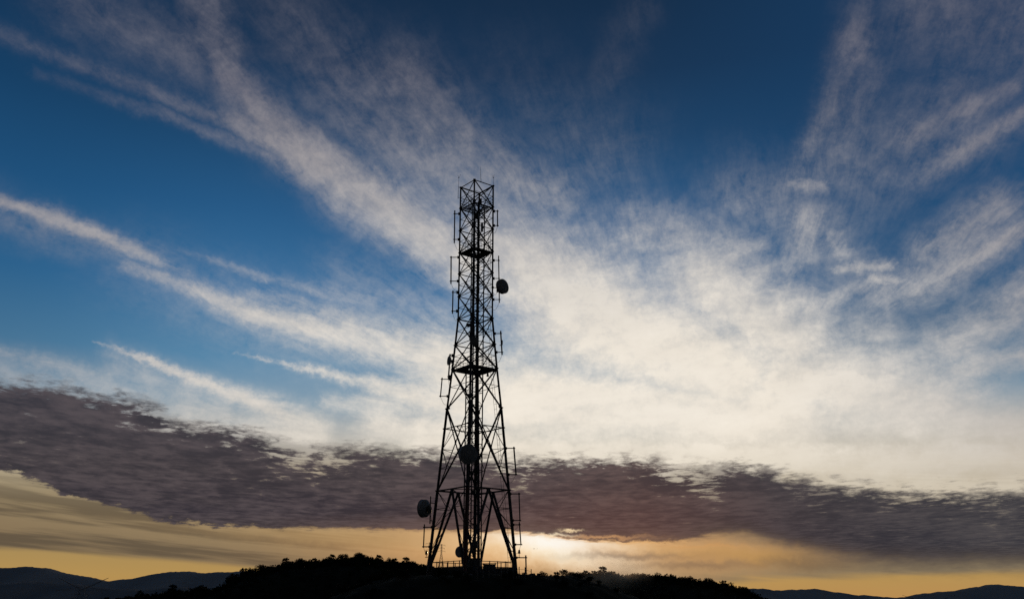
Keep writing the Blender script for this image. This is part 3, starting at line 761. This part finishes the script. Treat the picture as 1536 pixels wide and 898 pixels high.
def dish(name, c, facing, rad, depth, label, pole=None, hub=True, anchor=None):
    """drum antenna: pole (z0, z1) beside it, anchor = point on the tower it is fixed to"""
    c = Vector(c); fc = Vector(facing).normalized()
    root = empty(name, c)
    tag(root, label, 'dish antenna', 'microwave dishes on the tower')
    b = MB()
    b.lathe((0, 0, 0), fc, [(-depth * .62, rad * .18), (-depth * .55, rad * .5), (-depth * .35, rad * .85), (-depth * .18, rad * 1.0), (depth * .45, rad * 1.0), (depth * .45, rad * 1.03), (depth * .5, rad * 1.03), (depth * .5, rad * .97)], 40)
    b.build('shroud', M['dish'], root, True)
    b = MB()
    b.lathe(fc * (depth * .5 + .004), fc, [(0, rad * .965), (rad * .03, rad * .9), (rad * .06, rad * .6), (rad * .075, rad * .25), (rad * .08, 0)], 40)
    b.build('radome', M['radome'], root, True)
    if hub:
        b = MB()
        b.lathe(-fc * depth * .6, -fc, [(0, rad * .3), (rad * .16, rad * .3), (rad * .16, rad * .2), (rad * .42, rad * .2), (rad * .42, .01)], 16)
        b.box(-fc * (depth * .62 + rad * .3) + Vector((0, 0, -rad * .35)), rad * .4, rad * .4, rad * .4)
        b.build('feed_hub', M['cabinet'], root, True)
    back = -fc * (depth * .62 + rad * .35)
    if anchor:
        q = Vector(anchor[-1]) - c - Vector((0, 0, .5)); s0 = back - Vector((0, 0, rad * .4))
        pts = [s0.lerp(q, t) - Vector((0, 0, .5 * math.sin(math.pi * t))) for t in [k / 8 for k in range(9)]]
        b = MB(); b.chain(pts, .022, 5); b.build('feeder_cable', M['cable'], root)
    if pole:
        b = MB(); b.tube((back.x, back.y, pole[0] - c.z), (back.x, back.y, pole[1] - c.z), .065, n=10)
        b.build('mount_pipe', M['steel'], root, True)
    if anchor:
        b = MB()
        for a in anchor:
            q = Vector(a) - c
            b.tube((back.x, back.y, q.z), q, .05, n=8)
            b.box(q, .3, .3, .22)
        b.build('support_arm', M['steel'], root)
    return root

dish('dish_antenna', (-1.3, 109.7, 97.93), (.72, -.69, .03), .93, .62, 'large dark drum dish on the upper right side of the tower', hub=True, anchor=[(-2.45, 110, 97.95)])
dish('dish_antenna', (-5.03, 104.6, 76.09), (.46, -.89, -.02), 1.08, .62, 'largest round drum dish in the centre of the tower, facing forward', pole=(78.75, 74.94), anchor=[(-4.84, 105.9, 77.28), (-4.89, 105.9, 75.29)])
dish('dish_antenna', (-10.18, 109.6, 70.57), (-.86, .50, .02), 1.02, .70, 'large drum dish on the lower left seen from behind with its hub showing', pole=(68.78, 71.91), anchor=[(-8.93, 110.2, 71.16), (-9.08, 110.2, 69.17)])
dish('dish_antenna', (-5.77, 106, 65.49), (-.55, -.83, 0), .60, .22, 'small plain dish low beside the central shaft above the fence', pole=(64.29, 66.45), anchor=[(-4.95, 105.5, 65.54), (-5.01, 105.5, 64.69)])
dish('dish_antenna', (-4.52, 106.6, 89.95), (.1, -.99, -.05), .52, .3, 'small round dish in the middle of the tower above the middle platform', pole=(89.83, 91.89), anchor=[(-4.72, 107.3, 89.85)])
dish('dish_antenna', (-7.69, 109.8, 88.34), (-.93, -.36, 0), .54, .3, 'small dish seen almost edge-on at the left of the middle platform', hub=True, anchor=[(-7.75, 110.4, 88.49)])

def whip(name, base, top, fork, anchor, label):
    base, top = Vector(base), Vector(top)
    root = empty(name, base); tag(root, label, 'antenna', 'whip antennas at the tower top')
    b = MB(); h = top - base; b.tube((0, 0, 0), h * .45, .03, .024, 8); b.tube(h * .45, h, .022, .012, 6)
    b.build('rod', M['alu'], root, True)
    if fork:
        b = MB()
        for k in (-1, 1): b.tube(h * .86, h + Vector((.17 * k, 0, .1)), .014, .01, 5)
        b.tube(h * .9 + Vector((-.09, 0, .0)), h * .9 + Vector((.09, 0, 0)), .03, n=6)
        b.build('fork', M['alu'], root)
    b = MB()
    for a in anchor: b.tube((0, 0, a[2] - base.z), Vector(a) - base, .022, n=6)
    b.build('bracket', M['steel'], root)
whip('whip_antenna', (-7.05, 110, 110.2), (-7.0, 110, 113.56), True, [(-6.85, 110.2, 110.39), (-6.87, 110.2, 111.87)], 'forked whip antenna rising from the left corner of the tower top')
whip('whip_antenna', (-2.39, 110, 110.2), (-2.46, 110, 113.56), True, [(-2.52, 109.8, 110.2), (-2.53, 109.8, 111.73)], 'forked whip antenna rising from the right corner of the tower top')
whip('whip_antenna', (-4.03, 108.9, 112.16), (-4.15, 108.9, 114.23), False, [(-4.24, 108.6, 112.07)], 'thin plain whip antenna near the middle of the tower top')

# ------------------------------------------------------------------ warning lamps
def lamp(pos, anchor, label):
    pos = Vector(pos); root = empty('warning_lamp', pos)
    tag(root, label, 'warning lamp', 'small warning lamps fixed to the tower')
    b = MB(); b.lathe((0, 0, 0), (0, 0, 1), [(-.16, .06), (-.16, .13), (-.1, .15), (-.02, .15), (0, .12)], 14); b.build('lamp_base', M['cabinet'], root, True)
    b = MB(); b.lathe((0, 0, .004), (0, 0, 1), [(0, .12), (.16, .115), (.25, .08), (.29, .02)], 14); b.build('lens', M['lens'], root, True)
    b = MB(); q = Vector(anchor) - pos
    b.tube((0, 0, -.16), (0, 0, q.z), .03, n=6); b.tube((-.12 if q.x > 0 else .12, 0, q.z), q, .035, n=6); b.build('bracket', M['steel'], root)
lamp((-9.89, 110, 65.55), (-9.6, 110.4, 65.09), 'small lamp on a bracket at the foot of the left leg')
lamp((0.83, 109.8, 65.65), (0.34, 109.6, 65.09), 'small lamp on a bracket at the foot of the right leg')
lamp((-2.94, 108.5, 86.22), (-2.98, 108.4, 86.56), 'small lamp hanging under the right edge of the middle platform')

# ------------------------------------------------------------------ compound round the foot
base = MB()
Q = [Vector((math.cos(a), math.sin(a), 0)) for a in (R(-96.5), R(-6.5), R(83.5), R(173.5))]
FR = 4.75
root = empty('compound_fence', (TX, TY, TZ))
tag(root, 'dark post and rail fence enclosing the foot of the lattice tower', 'fence')
ps, rl, sh = MB(), MB(), MB()
for i in range(4):
    a, c = Q[i] * FR, Q[(i + 1) % 4] * FR
    for hh in (1.64, 1.04, .25): rl.beam(a + Vector((0, 0, hh)), c + Vector((0, 0, hh)), .05, .07)
    for k in range(6):
        p = a.lerp(c, k / 6)
        ps_ = MB(); ps_.beam(p + Vector((0, 0, -.3)), p + Vector((0, 0, 1.7)), .075 if k else .2); ps_.build('post', M['steel'], root)
    n = 34
    for k in range(n):
        p = a.lerp(c, (k + .5) / n); sh.beam(p + Vector((0, 0, .1)), p + Vector((0, 0, 1.0)), .185, .02, up=(c - a))
rl.build('rail', M['steel'], root); sh.build('paling', M['steel'], root)

def cabinet(x, y, w_, d_, h_, label):
    o = empty('equipment_cabinet', (x, y, TZ), ROT); tag(o, label, 'cabinet', 'equipment cabinets at the tower foot')
    b = MB(); b.box((0, 0, h_ / 2), w_, d_, h_); b.build('body', M['cabinet'], o)
    b = MB(); b.box((0, 0, h_ + .06), w_ + .16, d_ + .16, .1); b.build('roof', M['steel'], o)
    for s_ in (-1, 1):
        b = MB(); b.box((s_ * w_ * .24, -d_ / 2 - .02, h_ * .5), w_ * .44, .035, h_ * .86); dd = b.build('door', M['cabinet'], o)
        b = MB(); b.box((s_ * w_ * .07, -d_ / 2 - .06, h_ * .5), .04, .04, .22); b.build('handle', M['alu'], dd)
cabinet(-4.4, 108.4, 1.7, .9, 1.9, 'dark equipment cabinet against the central shaft inside the fence')
cabinet(-2.6, 110.6, 1.3, .8, 1.35, 'lower dark equipment cabinet right of the central shaft')

# railing and floodlights at the right edge of the hilltop
a0, a1 = Vector((0.68, 109, 63.13)), Vector((3.25, 109, 63.02))
root = empty('handrail', (a0.x, a0.y, height(a0.x, a0.y))); tag(root, 'low dark handrail at the right of the tower foot', 'railing')
L = lambda p: Vector(p) - root.location
b = MB(); b.tube(L(a0), L(a1), .04, n=8); b.tube(L(a0 - Vector((0, 0, .45))), L(a1 - Vector((0, 0, .45))), .03, n=6); b.build('rail', M['steel'], root, True)
for k in range(5):
    p = a0.lerp(a1, k / 4); b = MB(); b.tube(L((p.x, p.y, height(p.x, p.y) - .2)), L(p), .035, n=6); b.build('post', M['steel'], root, True)
p = Vector((2.72, 108.6, 63.08)); gz = height(p.x, p.y)
root = empty('floodlight', (p.x, p.y, gz)); tag(root, 'twin headed floodlight on a short post at the end of the handrail', 'floodlight')
b = MB(); b.tube((0, 0, -.3), (0, 0, p.z - gz), .045, n=8); b.build('post', M['steel'], root, True)
for s_ in (-1, 1):
    b = MB(); b.box((s_ * .3, 0, p.z - gz + .08), .42, .3, .24); b.tube((0, 0, p.z - gz - .02), (s_ * .25, 0, p.z - gz - .02), .03, n=6); b.build('lamp_head', M['cabinet'], root)

# palisade in front of the compound, down the slope
root = empty('palisade', (-.5, 99.6, height(-.5, 99.6))); tag(root, 'row of pale weathered posts on the slope in front of the tower', 'fence')
rl = MB(); pv = None
for k in range(10):
    x = -3.6 + k * .62; y = 99.4 + .05 * k; z = height(x, y)
    b = MB(); b.tube(Vector((x, y, z - .4)) - root.location, Vector((x + random.uniform(-.03, .03), y, z + 1.15)) - root.location, .05, .045, 7); b.build('post', M['concrete'], root, True)
    q = Vector((x, y, z + .9)) - root.location
    if pv: rl.tube(pv, q, .012, n=5); rl.tube(pv - Vector((0, 0, .45)), q - Vector((0, 0, .45)), .012, n=5)
    pv = q
rl.build('wire', M['steel'], root)

# shrubs on the knoll
def make_shrub(seed):
    rnd = random.Random(seed); root = empty('shrub', (0, 0, -400))
    t, c = MB(), MB()
    for k in range(7):
        a = rnd.uniform(0, 6.28); e = Vector((math.cos(a) * rnd.uniform(.2, .75), math.sin(a) * rnd.uniform(.2, .75), rnd.uniform(.5, 1.15)))
        t.tube((0, 0, -.3), e * .6, .035, .022, 5); t.tube(e * .6, e, .022, .01, 5)
        leaf_clump(c, e, .34, 55, .085, rnd); leaf_clump(c, e * .7, .3, 30, .085, rnd)
    t.build('stem', M['bark'], root); c.build('foliage', M['leaf2' if seed % 2 else 'leaf'], root)
    return root
SHP = [make_shrub(k) for k in (31, 32, 33)]; su = [False] * 3
rnd = random.Random(9)
for k in range(46):
    a = rnd.uniform(math.pi * 1.0, math.pi * 2.0); rr = rnd.uniform(9.2, 17)
    x, y = TX + 1.5 + math.cos(a) * rr * 1.15, TY + math.sin(a) * rr
    j = k % 3; o = copy_tree(SHP[j]) if su[j] else SHP[j]; su[j] = True
    o.location = (x, y, height(x, y) - .1); o.rotation_euler = (0, 0, rnd.uniform(0, 6.28)); s_ = rnd.uniform(.5, 1.0) * (.7 if x > TX + 2 else 1.0); o.scale = (s_ * 1.2, s_ * 1.2, s_)
    if x < TX - 3: lab, grp = 'dark leafy shrub on the slope left of the tower foot', 'shrubs left of the tower foot'
    elif x > TX + 6: lab, grp = 'dark leafy shrub on the slope right of the tower foot', 'shrubs right of the tower foot'
    else: lab, grp = 'dark leafy shrub on the slope in front of the tower foot', 'shrubs in front of the tower foot'
    tag(o, lab, 'shrub', grp)

# ------------------------------------------------------------------ power pylons far away
def pylon(base, h, w_, style, label):
    root = empty('power_pylon', base); tag(root, label, 'pylon', 'power line pylons far beyond the tower')
    k = h / 45.0; b = MB(); th = .35 * k
    def hw(z): return (w_ * .5) * (1 - .82 * min(z / (h * .62), 1.0)) if z < h * .62 else w_ * .09
    zs = [h * t for t in (0, .17, .32, .44, .54, .62, .70, .78, .86, .93, 1.0)]
    if style == 'delta': zs = [h * t for t in (0, .2, .37, .5, .6, .66)]
    C4 = [(-1, -1), (1, -1), (1, 1), (-1, 1)]
    for z0, z1 in zip(zs[:-1], zs[1:]):
        for i in range(4):
            p = lambda c_, z_: (C4[c_ % 4][0] * hw(z_), C4[c_ % 4][1] * hw(z_), z_)
            b.beam(p(i, z0), p(i, z1), th); b.beam(p(i, z0), p(i + 1, z1), th * .6); b.beam(p(i + 1, z0), p(i, z1), th * .6); b.beam(p(i, z1), p(i + 1, z1), th * .6)
    b.build('mast', M['hazesteel'], root)
    if style == 'tiers':
        for z, l in ((.70, .155), (.82, .13), (.94, .15)):
            b = MB()
            for s_ in (-1, 1):
                b.beam((0, 0, h * z), (s_ * l * h, 0, h * z + .02 * h), th * .8); b.beam((0, 0, h * (z + .05)), (s_ * l * h, 0, h * z + .02 * h), th * .8)
                b.beam((s_ * l * h, 0, h * z + .02 * h), (s_ * l * h, 0, h * (z - .03)), th * .7)
            b.build('cross_arm', M['hazesteel'], root)
    else:
        z0 = h * .66; W = w_ * .95
        b = MB()
        for s_ in (-1, 1):
            for y in (-.5, .5):
                b.beam((s_ * .3, y, z0), (s_ * W, y * .2, h), th); b.beam((s_ * .9, y, z0), (s_ * W, y * .2, h), th * .8)
            for t in (.25, .5, .75):
                a_ = Vector((s_ * .3, 0, z0)).lerp(Vector((s_ * W, 0, h)), t); c_ = Vector((s_ * .9, 0, z0)).lerp(Vector((s_ * W, 0, h)), t - .2)
                b.beam(a_, c_, th * .6)
        b.build('head', M['hazesteel'], root)
        b = MB(); zz_ = z0 - .03 * h
        b.beam((-W * 1.05, 0, zz_), (W * 1.05, 0, zz_), th); b.beam((-W * 1.05, 0, zz_), (0, 0, zz_ + .09 * h), th * .8); b.beam((W * 1.05, 0, zz_), (0, 0, zz_ + .09 * h), th * .8)
        for t in (-1, -.6, -.3, .3, .6, 1): b.beam((W * t, 0, zz_), (W * t, 0, zz_ - .05 * h), th * .8)
        b.build('cross_arm', M['hazesteel'], root)
pylon((-118.57, 1600, 114.97), 40.43, 9.5, 'tiers', 'three tiered power pylon seen through the tower legs beyond the hill')
pylon((-151.61, 1750, 120.13), 47.18, 9.5, 'tiers', 'three tiered power pylon half hidden behind the left tower leg')
pylon((-147.12, 330, 57.63), 10.85, 9.0, 'delta', 'wide headed power pylon dark against the mountains at far left')
pylon((181.08, 420, 53.18), 10.4, 12.0, 'delta', 'wide headed power pylon dark against the mountains at far right')

# ------------------------------------------------------------------ two birds
for k, (x, y, z) in enumerate(((4.16, 180, 69.88), (4.73, 180, 69.94))):
    b = MB()
    b.lathe((0, 0, 0), (1, 0, .1), [(-.16, .01), (-.1, .03), (0, .045), (.09, .035), (.13, .03), (.17, .008)], 8)
    for s_ in (-1, 1):
        b.add([(.06, 0, .02), (-.05, 0, .02), (-.02, s_ * .17, .10), (.07, s_ * .16, .10), (-.07, s_ * .36, .05)], [(0, 1, 2, 3), (2, 3, 4)])
    b.add([(-.13, -.02, 0), (-.13, .02, 0), (-.27, .06, 0), (-.27, -.06, 0)], [(0, 1, 2, 3)])
    o = b.build('bird', M['bird']); o.location = (x, y, z); o.rotation_euler = (0, 0, R(60 + 20 * k))
    tag(o, ('small dark bird flying right of the tower, the left one of two', 'small dark bird flying right of the tower, the right one of two')[k], 'bird', 'birds in the glow beside the tower')

# ------------------------------------------------------------------ sun-tinted mist on the hilltop
def mist(c, size, dens, seed):
    """a bank of mist: nested thin veils that let the low sun through"""
    m_ = bpy.data.materials.new('mist'); m_.use_nodes = True; t = m_.node_tree; t.nodes.clear(); k_ = t.links.new
    nn = t.nodes.new
    out = nn('ShaderNodeOutputMaterial'); mx_ = nn('ShaderNodeMixShader'); tr = nn('ShaderNodeBsdfTransparent'); tl = nn('ShaderNodeBsdfTranslucent')
    tl.inputs['Color'].default_value = (.98, .74, .50, 1)  # warmth of the low sun put into the veil colour
    lw = nn('ShaderNodeLayerWeight'); lw.inputs['Blend'].default_value = .5
    iv = nn('ShaderNodeMath'); iv.operation = 'SUBTRACT'; iv.inputs[0].default_value = 1.0
    pw_ = nn('ShaderNodeMath'); pw_.operation = 'POWER'; pw_.inputs[1].default_value = 2.2
    tc_ = nn('ShaderNodeTexCoord'); nz = nn('ShaderNodeTexNoise'); nz.inputs['Scale'].default_value = 1.5; nz.inputs['Detail'].default_value = 4
    mr = nn('ShaderNodeMapRange'); mr.interpolation_type = 'SMOOTHSTEP'
    mr.inputs['From Min'].default_value = .32; mr.inputs['From Max'].default_value = .68; mr.inputs['To Min'].default_value = dens * .35; mr.inputs['To Max'].default_value = dens
    mu = nn('ShaderNodeMath'); mu.operation = 'MULTIPLY'
    k_(lw.outputs['Facing'], iv.inputs[1]); k_(iv.outputs[0], pw_.inputs[0])
    k_(tc_.outputs['Object'], nz.inputs['Vector']); k_(nz.outputs['Fac'], mr.inputs['Value'])
    k_(mr.outputs['Result'], mu.inputs[0]); k_(pw_.outputs[0], mu.inputs[1]); k_(mu.outputs[0], mx_.inputs['Fac'])
    k_(tr.outputs[0], mx_.inputs[1]); k_(tl.outputs[0], mx_.inputs[2]); k_(mx_.outputs[0], out.inputs['Surface'])
    b = MB(); rnd = random.Random(seed)
    for q in (1.0, .82, .64, .48):
        p = [(-math.cos(math.pi * i / 16) * q, math.sin(math.pi * i / 16) * q) for i in range(17)]
        b.lathe((rnd.uniform(-.1, .1), rnd.uniform(-.1, .1), 0), (0, 0, 1), p, 32)
    o = b.build('mist', m_); o.location = c; o.scale = size
    for p in o.data.polygons: p.use_smooth = True
    return o
tag(mist((45.78, 420, 71.35), (19, 16, 9.0), .11, 1), 'thin sunlit mist drifting over the hilltop right of the tower', 'mist', kind='stuff')
tag(mist((22.7, 400, 67.1), (27, 16, 7.5), .045, 2), 'faint brown haze on the slope between the tower and the bright mist', 'mist', kind='stuff')
